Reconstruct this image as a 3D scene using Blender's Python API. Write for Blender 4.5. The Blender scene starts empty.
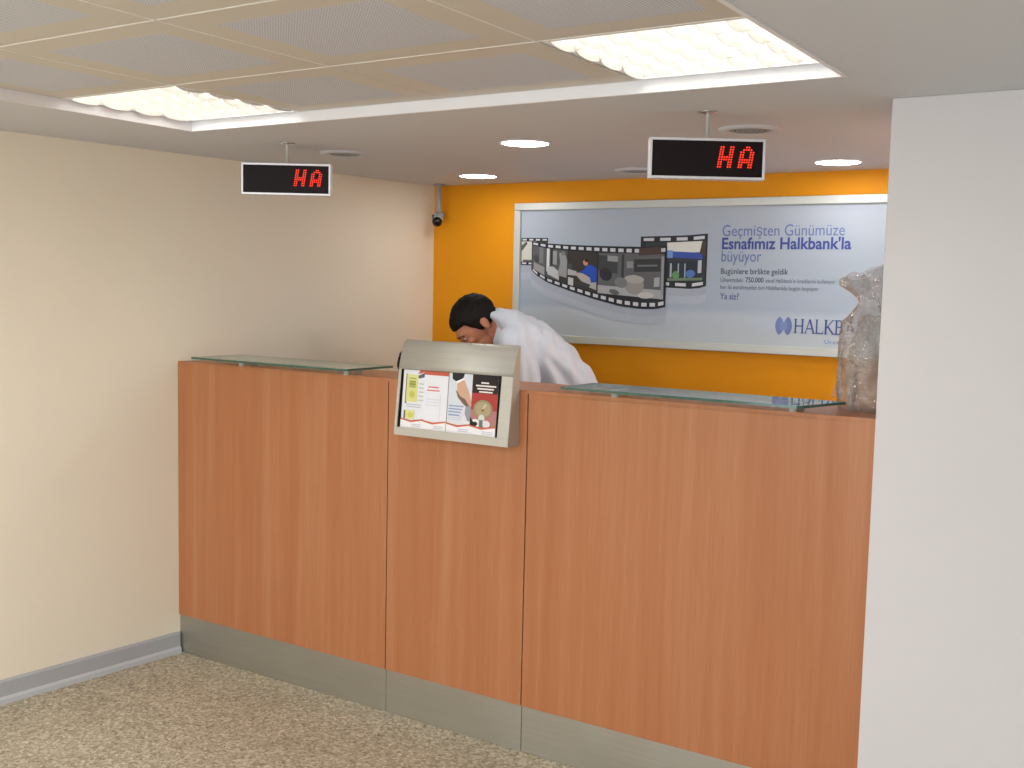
import bpy, bmesh, math, random
from mathutils import Vector, Matrix, noise

random.seed(7)
S = bpy.context.scene
COL = S.collection
PI = math.pi

# ------------------------------------------------------------------ measures
H = 1.2553      # counter height
PB = 0.166      # bottom of the wooden panels
HC = 2.118      # soffit underside
TZ = 2.148      # metal tile plane
D = 1.5786      # back wall
WA = 0.0939     # left wall runs slightly out of square
CR = 2.897      # edge of the right partition
CY = -0.0757    # its face
RX0, RX1, RY = 0.601, 2.868, -0.4388   # recess in the soffit
YF = -6.4       # front of the room
XR = 5.3        # far right of the room
CAM = (3.6473, -3.0748, 1.6)
PLAT = 0.10     # raised floor behind the counter

def lin(c):
    return tuple((x / 12.92 if x <= 0.04045 else ((x + 0.055) / 1.055) ** 2.4) for x in c)
def rgb(r, g, b):
    return lin((r / 255, g / 255, b / 255)) + (1,)

# ------------------------------------------------------------------ materials
def mat(name):
    m = bpy.data.materials.new(name)
    m.use_nodes = True
    nt = m.node_tree
    b = nt.nodes['Principled BSDF']
    return m, nt, b
def N(nt, t, **kw):
    n = nt.nodes.new(t)
    for k, v in kw.items():
        if k in n.inputs.keys(): n.inputs[k].default_value = v
        else: setattr(n, k, v)
    return n
def plain(name, col, rough=0.5, metal=0.0, bump=0.0, bscale=80, var=0.0, spec=0.5, coat=0.0):
    m, nt, b = mat(name)
    b.inputs['Base Color'].default_value = col
    b.inputs['Roughness'].default_value = rough
    b.inputs['Metallic'].default_value = metal
    b.inputs['Specular IOR Level'].default_value = spec
    b.inputs['Coat Weight'].default_value = coat
    tc = N(nt, 'ShaderNodeTexCoord')
    nz = N(nt, 'ShaderNodeTexNoise', Scale=bscale, Detail=4.0)
    nt.links.new(tc.outputs['Object'], nz.inputs['Vector'])
    if var:
        mx = N(nt, 'ShaderNodeMix', data_type='RGBA')
        mx.inputs[6].default_value = tuple(min(1, c * (1 - var)) for c in col[:3]) + (1,)
        mx.inputs[7].default_value = tuple(min(1, c * (1 + var)) for c in col[:3]) + (1,)
        nt.links.new(nz.outputs['Fac'], mx.inputs[0])
        nt.links.new(mx.outputs[2], b.inputs['Base Color'])
    if bump:
        bp = N(nt, 'ShaderNodeBump', Strength=bump, Distance=0.002)
        nt.links.new(nz.outputs['Fac'], bp.inputs['Height'])
        nt.links.new(bp.outputs['Normal'], b.inputs['Normal'])
    return m
def emit(name, col, strength):
    m, nt, b = mat(name)
    b.inputs['Base Color'].default_value = (col[0] * .3, col[1] * .3, col[2] * .3, 1)
    b.inputs['Emission Color'].default_value = col
    b.inputs['Emission Strength'].default_value = strength
    return m
def ramp(nt, stops):
    r = nt.nodes.new('ShaderNodeValToRGB')
    e = r.color_ramp.elements
    while len(e) < len(stops): e.new(0.5)
    for i, (p, c) in enumerate(stops):
        e[i].position = p; e[i].color = c
    return r

def wood():
    m, nt, b = mat('beech_veneer')
    tc = N(nt, 'ShaderNodeTexCoord')
    mp = N(nt, 'ShaderNodeMapping'); mp.inputs['Scale'].default_value = (16, 16, 0.5)
    nt.links.new(tc.outputs['Object'], mp.inputs['Vector'])
    n1 = N(nt, 'ShaderNodeTexNoise', Scale=1.0, Detail=5.0, Roughness=0.6, Distortion=0.3)
    nt.links.new(mp.outputs['Vector'], n1.inputs['Vector'])
    mp2 = N(nt, 'ShaderNodeMapping'); mp2.inputs['Scale'].default_value = (170, 170, 7)
    nt.links.new(tc.outputs['Object'], mp2.inputs['Vector'])
    n2 = N(nt, 'ShaderNodeTexNoise', Scale=1.0, Detail=3.0)
    nt.links.new(mp2.outputs['Vector'], n2.inputs['Vector'])
    a = N(nt, 'ShaderNodeMath', operation='MULTIPLY_ADD'); a.inputs[1].default_value = 0.35
    nt.links.new(n2.outputs['Fac'], a.inputs[0]); nt.links.new(n1.outputs['Fac'], a.inputs[2])
    r = ramp(nt, [(0.42, WOOD_A), (0.68, WOOD_B), (0.92, WOOD_C)])
    nt.links.new(a.outputs[0], r.inputs['Fac'])
    nt.links.new(r.outputs['Color'], b.inputs['Base Color'])
    b.inputs['Roughness'].default_value = 0.42
    b.inputs['Specular IOR Level'].default_value = 0.35
    return m
WOOD_A, WOOD_B, WOOD_C = rgb(165, 102, 64), rgb(172, 112, 73), rgb(180, 125, 88)

def brushed(name, col, rough, scale=(2, 2, 260)):
    m, nt, b = mat(name)
    b.inputs['Metallic'].default_value = 1.0
    tc = N(nt, 'ShaderNodeTexCoord')
    mp = N(nt, 'ShaderNodeMapping'); mp.inputs['Scale'].default_value = scale
    nt.links.new(tc.outputs['Object'], mp.inputs['Vector'])
    n1 = N(nt, 'ShaderNodeTexNoise', Scale=1.0, Detail=4.0)
    nt.links.new(mp.outputs['Vector'], n1.inputs['Vector'])
    n2 = N(nt, 'ShaderNodeTexNoise', Scale=5.0, Detail=2.0)
    nt.links.new(tc.outputs['Object'], n2.inputs['Vector'])
    mx = N(nt, 'ShaderNodeMix', data_type='RGBA')
    mx.inputs[6].default_value = tuple(c * .86 for c in col[:3]) + (1,)
    mx.inputs[7].default_value = tuple(min(1, c * 1.1) for c in col[:3]) + (1,)
    nt.links.new(n1.outputs['Fac'], mx.inputs[0])
    nt.links.new(mx.outputs[2], b.inputs['Base Color'])
    mr = N(nt, 'ShaderNodeMapRange'); mr.inputs[3].default_value = rough - .08; mr.inputs[4].default_value = rough + .12
    nt.links.new(n2.outputs['Fac'], mr.inputs[0]); nt.links.new(mr.outputs[0], b.inputs['Roughness'])
    bp = N(nt, 'ShaderNodeBump', Strength=0.08, Distance=0.001)
    nt.links.new(n1.outputs['Fac'], bp.inputs['Height']); nt.links.new(bp.outputs['Normal'], b.inputs['Normal'])
    return m

def stone_floor():
    m, nt, b = mat('speckled_stone')
    tc = N(nt, 'ShaderNodeTexCoord')
    mp = N(nt, 'ShaderNodeMapping'); mp.inputs['Scale'].default_value = (1, 1, 1)
    nt.links.new(tc.outputs['Object'], mp.inputs['Vector'])
    v1 = N(nt, 'ShaderNodeTexVoronoi', Scale=100.0); v1.feature = 'F1'
    v2 = N(nt, 'ShaderNodeTexVoronoi', Scale=165.0)
    nz = N(nt, 'ShaderNodeTexNoise', Scale=3.0, Detail=3.0)
    for n in (v1, v2, nz): nt.links.new(mp.outputs['Vector'], n.inputs['Vector'])
    s1 = N(nt, 'ShaderNodeSeparateColor'); nt.links.new(v1.outputs['Color'], s1.inputs[0])
    s2 = N(nt, 'ShaderNodeSeparateColor'); nt.links.new(v2.outputs['Color'], s2.inputs[0])
    r1 = ramp(nt, [(0.0, rgb(106, 94, 80)), (0.10, rgb(142, 130, 110)), (0.3, rgb(168, 156, 134)), (0.68, rgb(190, 180, 158)), (0.92, rgb(226, 219, 202))])
    nt.links.new(s1.outputs[0], r1.inputs['Fac'])
    r2 = ramp(nt, [(0.0, rgb(112, 100, 86)), (0.18, rgb(160, 150, 130)), (0.7, rgb(188, 178, 156)), (1.0, rgb(222, 216, 198))])
    nt.links.new(s2.outputs[1], r2.inputs['Fac'])
    mx = N(nt, 'ShaderNodeMix', data_type='RGBA'); mx.inputs[0].default_value = 0.45
    nt.links.new(r1.outputs['Color'], mx.inputs[6]); nt.links.new(r2.outputs['Color'], mx.inputs[7])
    mx2 = N(nt, 'ShaderNodeMix', data_type='RGBA', blend_type='MULTIPLY'); mx2.inputs[0].default_value = 0.35
    r3 = ramp(nt, [(0.35, (.72, .70, .66, 1)), (0.65, (1, 1, 1, 1))])
    nt.links.new(nz.outputs['Fac'], r3.inputs['Fac'])
    nt.links.new(mx.outputs[2], mx2.inputs[6]); nt.links.new(r3.outputs['Color'], mx2.inputs[7])
    nt.links.new(mx2.outputs[2], b.inputs['Base Color'])
    b.inputs['Roughness'].default_value = 0.5
    b.inputs['Specular IOR Level'].default_value = 0.3
    return m

def wall_paint(name, col, spots=True):
    m, nt, b = mat(name)
    tc = N(nt, 'ShaderNodeTexCoord')
    n1 = N(nt, 'ShaderNodeTexNoise', Scale=240.0, Detail=3.0)
    n2 = N(nt, 'ShaderNodeTexNoise', Scale=1.6, Detail=3.0)
    n3 = N(nt, 'ShaderNodeTexNoise', Scale=9.0, Detail=6.0, Roughness=0.7)
    for n in (n1, n2, n3): nt.links.new(tc.outputs['Object'], n.inputs['Vector'])
    mx = N(nt, 'ShaderNodeMix', data_type='RGBA')
    mx.inputs[6].default_value = tuple(c * .97 for c in col[:3]) + (1,)
    mx.inputs[7].default_value = tuple(min(1, c * 1.02) for c in col[:3]) + (1,)
    nt.links.new(n2.outputs['Fac'], mx.inputs[0])
    out = mx.outputs[2]
    if spots:
        r = ramp(nt, [(0.71, (0, 0, 0, 1)), (0.78, (.22, .22, .22, 1))])
        nt.links.new(n3.outputs['Fac'], r.inputs['Fac'])
        m2 = N(nt, 'ShaderNodeMix', data_type='RGBA')
        m2.inputs[7].default_value = rgb(120, 108, 96)
        nt.links.new(r.outputs['Color'], m2.inputs[0]); nt.links.new(out, m2.inputs[6])
        out = m2.outputs[2]
    nt.links.new(out, b.inputs['Base Color'])
    bp = N(nt, 'ShaderNodeBump', Strength=0.12, Distance=0.002)
    nt.links.new(n1.outputs['Fac'], bp.inputs['Height']); nt.links.new(bp.outputs['Normal'], b.inputs['Normal'])
    b.inputs['Roughness'].default_value = 0.6
    b.inputs['Specular IOR Level'].default_value = 0.25
    return m

def perforated():
    m, nt, b = mat('perforated_metal')
    tc = N(nt, 'ShaderNodeTexCoord')
    mp = N(nt, 'ShaderNodeMapping'); mp.inputs['Scale'].default_value = (125, 125, 0)
    nt.links.new(tc.outputs['Object'], mp.inputs['Vector'])
    fr = N(nt, 'ShaderNodeVectorMath', operation='FRACTION'); nt.links.new(mp.outputs['Vector'], fr.inputs[0])
    sb = N(nt, 'ShaderNodeVectorMath', operation='SUBTRACT'); sb.inputs[1].default_value = (.5, .5, 0)
    nt.links.new(fr.outputs[0], sb.inputs[0])
    ln = N(nt, 'ShaderNodeVectorMath', operation='LENGTH'); nt.links.new(sb.outputs[0], ln.inputs[0])
    r = ramp(nt, [(0.24, rgb(140, 143, 152)), (0.30, rgb(212, 216, 226))])
    nt.links.new(ln.outputs['Value'], r.inputs['Fac'])
    nt.links.new(r.outputs['Color'], b.inputs['Base Color'])
    b.inputs['Roughness'].default_value = 0.5
    return m

def two_sided_ior(nt, fr, ior):
    # the same reflectance from either face of a thin clear sheet
    ge = N(nt, 'ShaderNodeNewGeometry')
    mp = N(nt, 'ShaderNodeMapRange'); mp.inputs[3].default_value = ior; mp.inputs[4].default_value = 1 / ior
    nt.links.new(ge.outputs['Backfacing'], mp.inputs[0]); nt.links.new(mp.outputs[0], fr.inputs['IOR'])
def glass_mat(name, tint):
    m, nt, b = mat(name)
    nt.nodes.remove(b)
    out = nt.nodes['Material Output']
    tr = N(nt, 'ShaderNodeBsdfTransparent', Color=tint)
    gl = N(nt, 'ShaderNodeBsdfGlossy', Color=(.95, 1, .98, 1), Roughness=0.02)
    fr = N(nt, 'ShaderNodeFresnel', IOR=1.55); two_sided_ior(nt, fr, 1.55)
    m1 = N(nt, 'ShaderNodeMixShader')
    nt.links.new(fr.outputs[0], m1.inputs[0]); nt.links.new(tr.outputs[0], m1.inputs[1]); nt.links.new(gl.outputs[0], m1.inputs[2])
    nt.links.new(m1.outputs[0], out.inputs['Surface'])
    return m

def cellophane():
    m, nt, b = mat('cellophane')
    nt.nodes.remove(b)
    out = nt.nodes['Material Output']
    tr = N(nt, 'ShaderNodeBsdfTransparent', Color=(.93, .93, .92, 1))
    gl = N(nt, 'ShaderNodeBsdfGlossy', Color=(.95, .95, .97, 1), Roughness=0.12)
    df = N(nt, 'ShaderNodeBsdfTranslucent', Color=(.46, .46, .46, 1))
    d2 = N(nt, 'ShaderNodeBsdfDiffuse', Color=(.46, .46, .46, 1))
    tc = N(nt, 'ShaderNodeTexCoord')
    nz = N(nt, 'ShaderNodeTexNoise', Scale=34.0, Detail=4.0, Roughness=.6)
    nt.links.new(tc.outputs['Object'], nz.inputs['Vector'])
    bp = N(nt, 'ShaderNodeBump', Strength=1.0, Distance=0.02)
    nt.links.new(nz.outputs['Fac'], bp.inputs['Height'])
    nt.links.new(bp.outputs['Normal'], gl.inputs['Normal'])
    fr = N(nt, 'ShaderNodeFresnel', IOR=1.5); two_sided_ior(nt, fr, 1.5); nt.links.new(bp.outputs['Normal'], fr.inputs['Normal'])
    mr = N(nt, 'ShaderNodeMath', operation='MULTIPLY_ADD'); mr.inputs[1].default_value = 1.5; mr.inputs[2].default_value = 0.05
    nt.links.new(fr.outputs[0], mr.inputs[0])
    ad = N(nt, 'ShaderNodeMixShader', Fac=0.5)
    nt.links.new(df.outputs[0], ad.inputs[1]); nt.links.new(d2.outputs[0], ad.inputs[2])
    m1 = N(nt, 'ShaderNodeMixShader', Fac=0.27)
    nt.links.new(tr.outputs[0], m1.inputs[1]); nt.links.new(ad.outputs[0], m1.inputs[2])
    m2 = N(nt, 'ShaderNodeMixShader')
    nt.links.new(mr.outputs[0], m2.inputs[0]); nt.links.new(m1.outputs[0], m2.inputs[1]); nt.links.new(gl.outputs[0], m2.inputs[2])
    nt.links.new(m2.outputs[0], out.inputs['Surface'])
    return m

def poster_paper():
    m, nt, b = mat('poster_sheet')
    tc = N(nt, 'ShaderNodeTexCoord')
    sp = N(nt, 'ShaderNodeSeparateXYZ'); nt.links.new(tc.outputs['Object'], sp.inputs[0])
    mr = N(nt, 'ShaderNodeMapRange'); mr.inputs[1].default_value = 1.35; mr.inputs[2].default_value = 1.99
    nt.links.new(sp.outputs['Z'], mr.inputs[0])
    r = ramp(nt, [(0.0, rgb(190, 200, 206)), (0.22, rgb(186, 197, 210)), (0.27, rgb(168, 181, 198)), (0.6, rgb(170, 182, 196)), (1.0, rgb(180, 189, 203))])
    nt.links.new(mr.outputs[0], r.inputs['Fac'])
    nt.links.new(r.outputs['Color'], b.inputs['Base Color'])
    b.inputs['Roughness'].default_value = 0.35
    b.inputs['Specular IOR Level'].default_value = 0.3
    return m

M = {}
M['wall'] = wall_paint('warm_white_paint', rgb(238, 230, 212))
M['wall2'] = wall_paint('white_paint', rgb(208, 205, 206), False)
M['soffit'] = wall_paint('soffit_paint', rgb(209, 213, 219), False)
M['orange'] = wall_paint('orange_paint', rgb(232, 152, 14), False)
M['floor'] = stone_floor()
M['wood'] = wood()
M['gap'] = plain('dark_joint', rgb(70, 44, 28), .8)
M['steel'] = brushed('brushed_kick_steel', rgb(180, 177, 167), .5)
M['alu'] = brushed('brushed_aluminium', rgb(192, 189, 180), .5, (3, 200, 200))
M['alu'].node_tree.nodes['Principled BSDF'].inputs['Metallic'].default_value = .4
M['alu_frame'] = plain('satin_aluminium', rgb(206, 210, 206), .45, .35, .05, 60)
M['chrome'] = plain('chrome', rgb(215, 215, 218), .18, 1.0)
M['skirt'] = plain('grey_skirting', rgb(172, 175, 180), .45, .0, .05, 60, .04)
M['skirt2'] = plain('light_grey_skirting', rgb(192, 196, 200), .4, .0, .05, 60, .03)
M['white_trim'] = plain('white_trim', rgb(236, 236, 240), .45, 0, .03, 90)
M['tile'] = plain('tile_border', rgb(206, 200, 190), .45, 0.0, .04, 120, .05)
M['perf'] = perforated()
M['tbar'] = plain('tile_joint', rgb(238, 236, 232), .4)
M['dark'] = plain('void_black', rgb(28, 28, 30), .8)
M['reflector'] = plain('white_reflector', rgb(232, 230, 222), .3)
M['blade'] = plain('louvre_white', rgb(222, 220, 214), .35)
M['tube'] = emit('fluorescent_tube', (1.0, 0.98, 0.935, 1), 6.4)
M['lamp'] = emit('downlight_and_fill', (1.0, 0.98, 0.94, 1), 31.0)
M['led'] = emit('red_led', (1.0, 0.035, 0.012, 1), 1.5)
M['screen'] = plain('dark_red_screen', rgb(22, 8, 11), .55, 0, 0, 50, .1, .2)
M['disp_frame'] = plain('silver_display_frame', rgb(222, 222, 226), .35, .3)
M['glass'] = glass_mat('clear_glass', (.90, .96, .93, 1))
M['glass_edge'] = plain('green_glass_edge', rgb(58, 92, 80), .12, 0, 0, 60, .12)
M['cello'] = cellophane()
M['paper'] = poster_paper()
M['cctv'] = plain('grey_plastic', rgb(150, 156, 160), .4)
M['black'] = plain('black_plastic', rgb(14, 14, 18), .25)
M['hair'] = plain('dark_hair', rgb(20, 14, 12), .7, 0, .5, 130, .3, .25)
M['skin'] = plain('skin', rgb(196, 128, 98), .5, 0, .15, 140, .06)
M['shirt'] = plain('white_cotton', rgb(222, 229, 242), .8, 0, .12, 300, .02)
M['shirt2'] = plain('grey_pink_cotton', rgb(168, 170, 180), .8, 0, .12, 300, .03)
M['trousers'] = plain('dark_trousers', rgb(36, 38, 48), .8, 0, .1, 300, .1)
M['leather'] = plain('black_leather', rgb(20, 18, 18), .4)
M['eye'] = plain('eye_white', rgb(180, 170, 162), .5)
M['iris'] = plain('dark_iris', rgb(30, 20, 14), .2)
M['seatcloth'] = plain('charcoal_cloth', rgb(40, 42, 46), .9, 0, .3, 300, .1)
_pc = {}
def pcol(c):
    if c not in _pc:
        _pc[c] = plain('print_%d_%d_%d' % c, rgb(*c), .45, 0, 0, 40, .04, spec=.3)
    return _pc[c]

# ------------------------------------------------------------------ geometry helpers
class MB:
    """collects shapes, then links them as one mesh object"""
    def __init__(s): s.bm = bmesh.new(); s.mats = []
    def mi(s, m):
        if m not in s.mats: s.mats.append(m)
        return s.mats.index(m)
    def box(s, x0, x1, y0, y1, z0, z1, m, bev=0.0):
        r = bmesh.ops.create_cube(s.bm, size=1)
        bmesh.ops.scale(s.bm, vec=(x1 - x0, y1 - y0, z1 - z0), verts=r['verts'])
        bmesh.ops.translate(s.bm, vec=((x0 + x1) / 2, (y0 + y1) / 2, (z0 + z1) / 2), verts=r['verts'])
        fs = {f for v in r['verts'] for f in v.link_faces}
        for f in fs: f.material_index = s.mi(m)
        if bev:
            es = {e for v in r['verts'] for e in v.link_edges}
            bmesh.ops.bevel(s.bm, geom=list(es), offset=bev, segments=2, affect='EDGES', profile=.5)
        return s
    def face(s, pts, m, smooth=False):
        f = s.bm.faces.new([s.bm.verts.new(p) for p in pts]); f.material_index = s.mi(m); f.smooth = smooth
        return f
    def prism(s, pts, ext, m):
        """polygon of 3-D points, extruded by the vector ext"""
        ext = Vector(ext); k = s.mi(m)
        a = [s.bm.verts.new(p) for p in pts]; b = [s.bm.verts.new(Vector(p) + ext) for p in pts]
        n = len(pts)
        for L in (a[::-1], b):
            s.bm.faces.new(L).material_index = k
        for i in range(n):
            s.bm.faces.new((a[i], a[(i + 1) % n], b[(i + 1) % n], b[i])).material_index = k
        return s
    def lathe(s, prof, c, m, seg=32, smooth=True, axis='Z', mats=None):
        """prof: (radius, height) pairs about a vertical axis at c"""
        rings = []
        for r, h in prof:
            if r < 1e-6:
                p = [(0, 0, h)]
            else:
                p = [(r * math.cos(2 * PI * i / seg), r * math.sin(2 * PI * i / seg), h) for i in range(seg)]
            if axis == 'Y': p = [(x, z, y) for x, y, z in p]
            if axis == 'X': p = [(z, x, y) for x, y, z in p]
            rings.append([s.bm.verts.new(Vector(c) + Vector(q)) for q in p])
        for j in range(len(rings) - 1):
            A, B = rings[j], rings[j + 1]
            mm = s.mi(mats[j] if mats else m)
            for i in range(seg):
                i2 = (i + 1) % seg
                if len(A) == 1 and len(B) == 1: continue
                if len(A) == 1: q = (A[0], B[i2], B[i])
                elif len(B) == 1: q = (A[i], A[i2], B[0])
                else: q = (A[i], A[i2], B[i2], B[i])
                f = s.bm.faces.new(q); f.material_index = mm; f.smooth = smooth
        return s
    def cap(s, p0, r0, p1, r1, m=None, seg=14, rings=5, ell=None):
        """tapered capsule between two points"""
        p0, p1 = Vector(p0), Vector(p1); d = p1 - p0
        z = d.normalized() if d.length > 1e-6 else Vector((0, 0, 1))
        x = z.orthogonal().normalized(); y = z.cross(x)
        prof = []
        for i in range(rings + 1):
            a = -PI / 2 + PI / 2 * i / rings
            prof.append((p0 + z * r0 * math.sin(a), r0 * math.cos(a)))
        for i in range(rings + 1):
            a = PI / 2 * i / rings
            prof.append((p1 + z * r1 * math.sin(a), r1 * math.cos(a)))
        k = s.mi(m) if m else 0
        rr = []
        for c, r in prof:
            if r < 1e-5: rr.append([s.bm.verts.new(c)])
            else: rr.append([s.bm.verts.new(c + (x * math.cos(2 * PI * i / seg) + y * math.sin(2 * PI * i / seg)) * r) for i in range(seg)])
        for A, B in zip(rr, rr[1:]):
            for i in range(seg):
                i2 = (i + 1) % seg
                if len(A) == 1 and len(B) == 1: continue
                if len(A) == 1: q = (A[0], B[i2], B[i])
                elif len(B) == 1: q = (A[i], A[i2], B[0])
                else: q = (A[i], A[i2], B[i2], B[i])
                f = s.bm.faces.new(q); f.smooth = True; f.material_index = k
        return s
    def chain(s, pts, m=None, seg=14):
        for (a, ra), (b, rb) in zip(pts, pts[1:]): s.cap(a, ra, b, rb, m, seg)
        return s
    def ell(s, c, r, m=None, rot=None, seg=24, rings=14):
        g = bmesh.ops.create_uvsphere(s.bm, u_segments=seg, v_segments=rings, radius=1)
        mt = Matrix.Translation(c) @ (rot.to_4x4() if rot else Matrix()) @ Matrix.Diagonal((*r, 1))
        bmesh.ops.transform(s.bm, matrix=mt, verts=g['verts'])
        k = s.mi(m) if m else 0
        for f in {f for v in g['verts'] for f in v.link_faces}: f.smooth = True; f.material_index = k
        return s
    def loft(s, rings, m=None, caps=True):
        """rings: lists of points, equal length"""
        k = s.mi(m) if m else 0
        R = [[s.bm.verts.new(p) for p in r] for r in rings]; n = len(R[0])
        for A, B in zip(R, R[1:]):
            for i in range(n):
                f = s.bm.faces.new((A[i], A[(i + 1) % n], B[(i + 1) % n], B[i])); f.smooth = True; f.material_index = k
        if caps:
            s.bm.faces.new(R[0][::-1]).material_index = k; s.bm.faces.new(R[-1]).material_index = k
        return s
    def mesh(s, name, fix=True):
        if fix: bmesh.ops.recalc_face_normals(s.bm, faces=s.bm.faces[:])
        me = bpy.data.meshes.new(name); s.bm.to_mesh(me); s.bm.free()
        for m in s.mats: me.materials.append(m)
        return me
    def build(s, name, parent=None, fix=True, m=None):
        me = s.mesh(name, fix)
        if m: me.materials.clear(); me.materials.append(m)
        return link(name, me, parent)

def link(name, me, parent=None):
    o = bpy.data.objects.new(name, me); COL.objects.link(o)
    if parent: o.parent = parent
    return o
def thing(name, label, cat, loc=(0, 0, 0), rz=0, group=None):
    o = bpy.data.objects.new(name, None); COL.objects.link(o)
    o.empty_display_size = .1
    o.location = loc; o.rotation_euler = (0, 0, rz)
    return tag(o, label, cat, group)
def tag(o, label, cat, group=None):
    o['label'] = label; o['category'] = cat
    if group: o['group'] = group
    return o
def struct(o): o['kind'] = 'structure'; return o
def dup(root, loc, rz, label):
    r = root.copy(); COL.objects.link(r); r.location = loc; r.rotation_euler = (0, 0, rz); r['label'] = label
    for ch in list(root.children):
        c = ch.copy(); COL.objects.link(c); c.parent = r
        for g in ch.children:
            d = g.copy(); COL.objects.link(d); d.parent = c
    return r
def solidify_bake(o, mods):
    """apply modifiers given as (type, settings) and keep the resulting mesh"""
    for t, kw in mods:
        md = o.modifiers.new(t, t)
        for k, v in kw.items(): setattr(md, k, v)
    bpy.context.view_layer.update()
    dg = bpy.context.evaluated_depsgraph_get()
    me = bpy.data.meshes.new_from_object(o.evaluated_get(dg))
    ms = list(o.data.materials); o.modifiers.clear(); o.data = me
    if not me.materials:
        for m in ms: me.materials.append(m)
    for p in me.polygons: p.use_smooth = True
    return o
def text_mesh(name, body, x0, x1, zb, y, m, h=None, bold=0.0, parent=None, shear=0.0):
    """flat lettering facing -Y, baseline zb, from x0 to x1"""
    cu = bpy.data.curves.new(name, 'FONT'); cu.body = body; cu.size = 1.0; cu.offset = bold; cu.shear = shear
    cu.resolution_u = 4
    o = bpy.data.objects.new(name, cu); COL.objects.link(o)
    bpy.context.view_layer.update()
    me = bpy.data.meshes.new_from_object(o.evaluated_get(bpy.context.evaluated_depsgraph_get()))
    bpy.data.objects.remove(o); bpy.data.curves.remove(cu)
    xs = [v.co.x for v in me.vertices]; a, b = min(xs), max(xs)
    sx = (x1 - x0) / (b - a); sz = h if h else sx
    for v in me.vertices:
        v.co = Vector((x0 + (v.co.x - a) * sx, y, zb + v.co.y * sz))
    me.materials.clear(); me.materials.append(m)
    return link(name, me, parent)
class Print:
    """flat coloured shapes on a printed sheet; to3d maps (u, v, lift) to space"""
    def __init__(s, to3d, lift=0.0004, step=0.00012): s.mb = MB(); s.t = to3d; s.l = lift; s.st = step
    def poly(s, pts, c):
        s.mb.face([s.t(u, v, s.l) for u, v in pts], pcol(c)); s.l += s.st
    def rect(s, u0, u1, v0, v1, c): s.poly([(u0, v0), (u1, v0), (u1, v1), (u0, v1)], c)
    def disc(s, u, v, ru, rv, c, n=20, a0=0.0, a1=2 * PI):
        s.poly([(u + ru * math.cos(a0 + (a1 - a0) * i / n), v + rv * math.sin(a0 + (a1 - a0) * i / n)) for i in range(n)], c)
    def build(s, name, parent): return s.mb.build(name, parent, fix=False)

# ------------------------------------------------------------------ the room
def wx(y): return WA * y            # x of the left wall at depth y

mb = MB(); mb.face([(wx(YF) - .2, YF, 0), (XR, YF, 0), (XR, D, 0), (wx(D), D, 0)], M['floor'])
struct(mb.build('floor'))
mb = MB(); mb.box(.06, XR, .32, D, 0.001, PLAT, M['skirt'])
# raised floor behind the counter
bm_o = struct(mb.build('floor_platform'))
mb = MB(); mb.prism([(wx(YF), YF, 0), (wx(D), D, 0), (wx(D) - .15, D, 0), (wx(YF) - .15, YF, 0)], (0, 0, 2.5), M['wall'])
struct(mb.build('wall_left'))
mb = MB(); mb.box(wx(D) - .15, XR + .15, D, D + .15, 0, 2.5, M['orange'])
struct(mb.build('wall_back'))
mb = MB(); mb.box(CR, XR, CY, .24, 0, HC, M['wall2'], 0.003)
struct(mb.build('wall_right'))
mb = MB(); mb.box(XR, XR + .15, YF, D, 0, 2.5, M['wall2'])
struct(mb.build('wall_east'))
mb = MB()
mb.box(-1, 0.2, YF - .15, YF, 0, 2.5, M['wall2']); mb.box(4.9, XR + .15, YF - .15, YF, 0, 2.5, M['wall2'])
mb.box(.2, 4.9, YF - .15, YF, 0, .35, M['wall2']); mb.box(.2, 4.9, YF - .15, YF, 2.08, 2.5, M['wall2'])
struct(mb.build('wall_front'))

# soffit with its rectangular recess
mb = MB()
for x0, x1, y0, y1 in ((-1.2, RX0, YF, D), (RX1, XR, YF, D), (RX0, RX1, RY, D), (RX0, RX1, YF, -4.9)):
    mb.face([(x0, y0, HC), (x0, y1, HC), (x1, y1, HC), (x1, y0, HC)], M['soffit'])
mb.box(-1.2, XR + .2, YF - .15, D + .15, 2.5, 2.52, M['soffit'])
struct(mb.build('ceiling', fix=False))
# white upstand round the recess
mb = MB(); t = .004
YB = -4.9
mb.box(RX0 - .012, RX0, YB, RY, HC - .003, TZ + .012, M['white_trim'])
mb.box(RX0 - .012, RX1 + .012, RY, RY + .012, HC - .003, TZ + .012, M['white_trim'])
mb.box(RX1, RX1 + .012, YB, RY, HC - .003, TZ + .012, M['white_trim'])
mb.box(RX0 - .012, RX1 + .012, YB - .012, YB, HC - .003, TZ + .012, M['white_trim'])
struct(mb.build('trim_1'))

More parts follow.
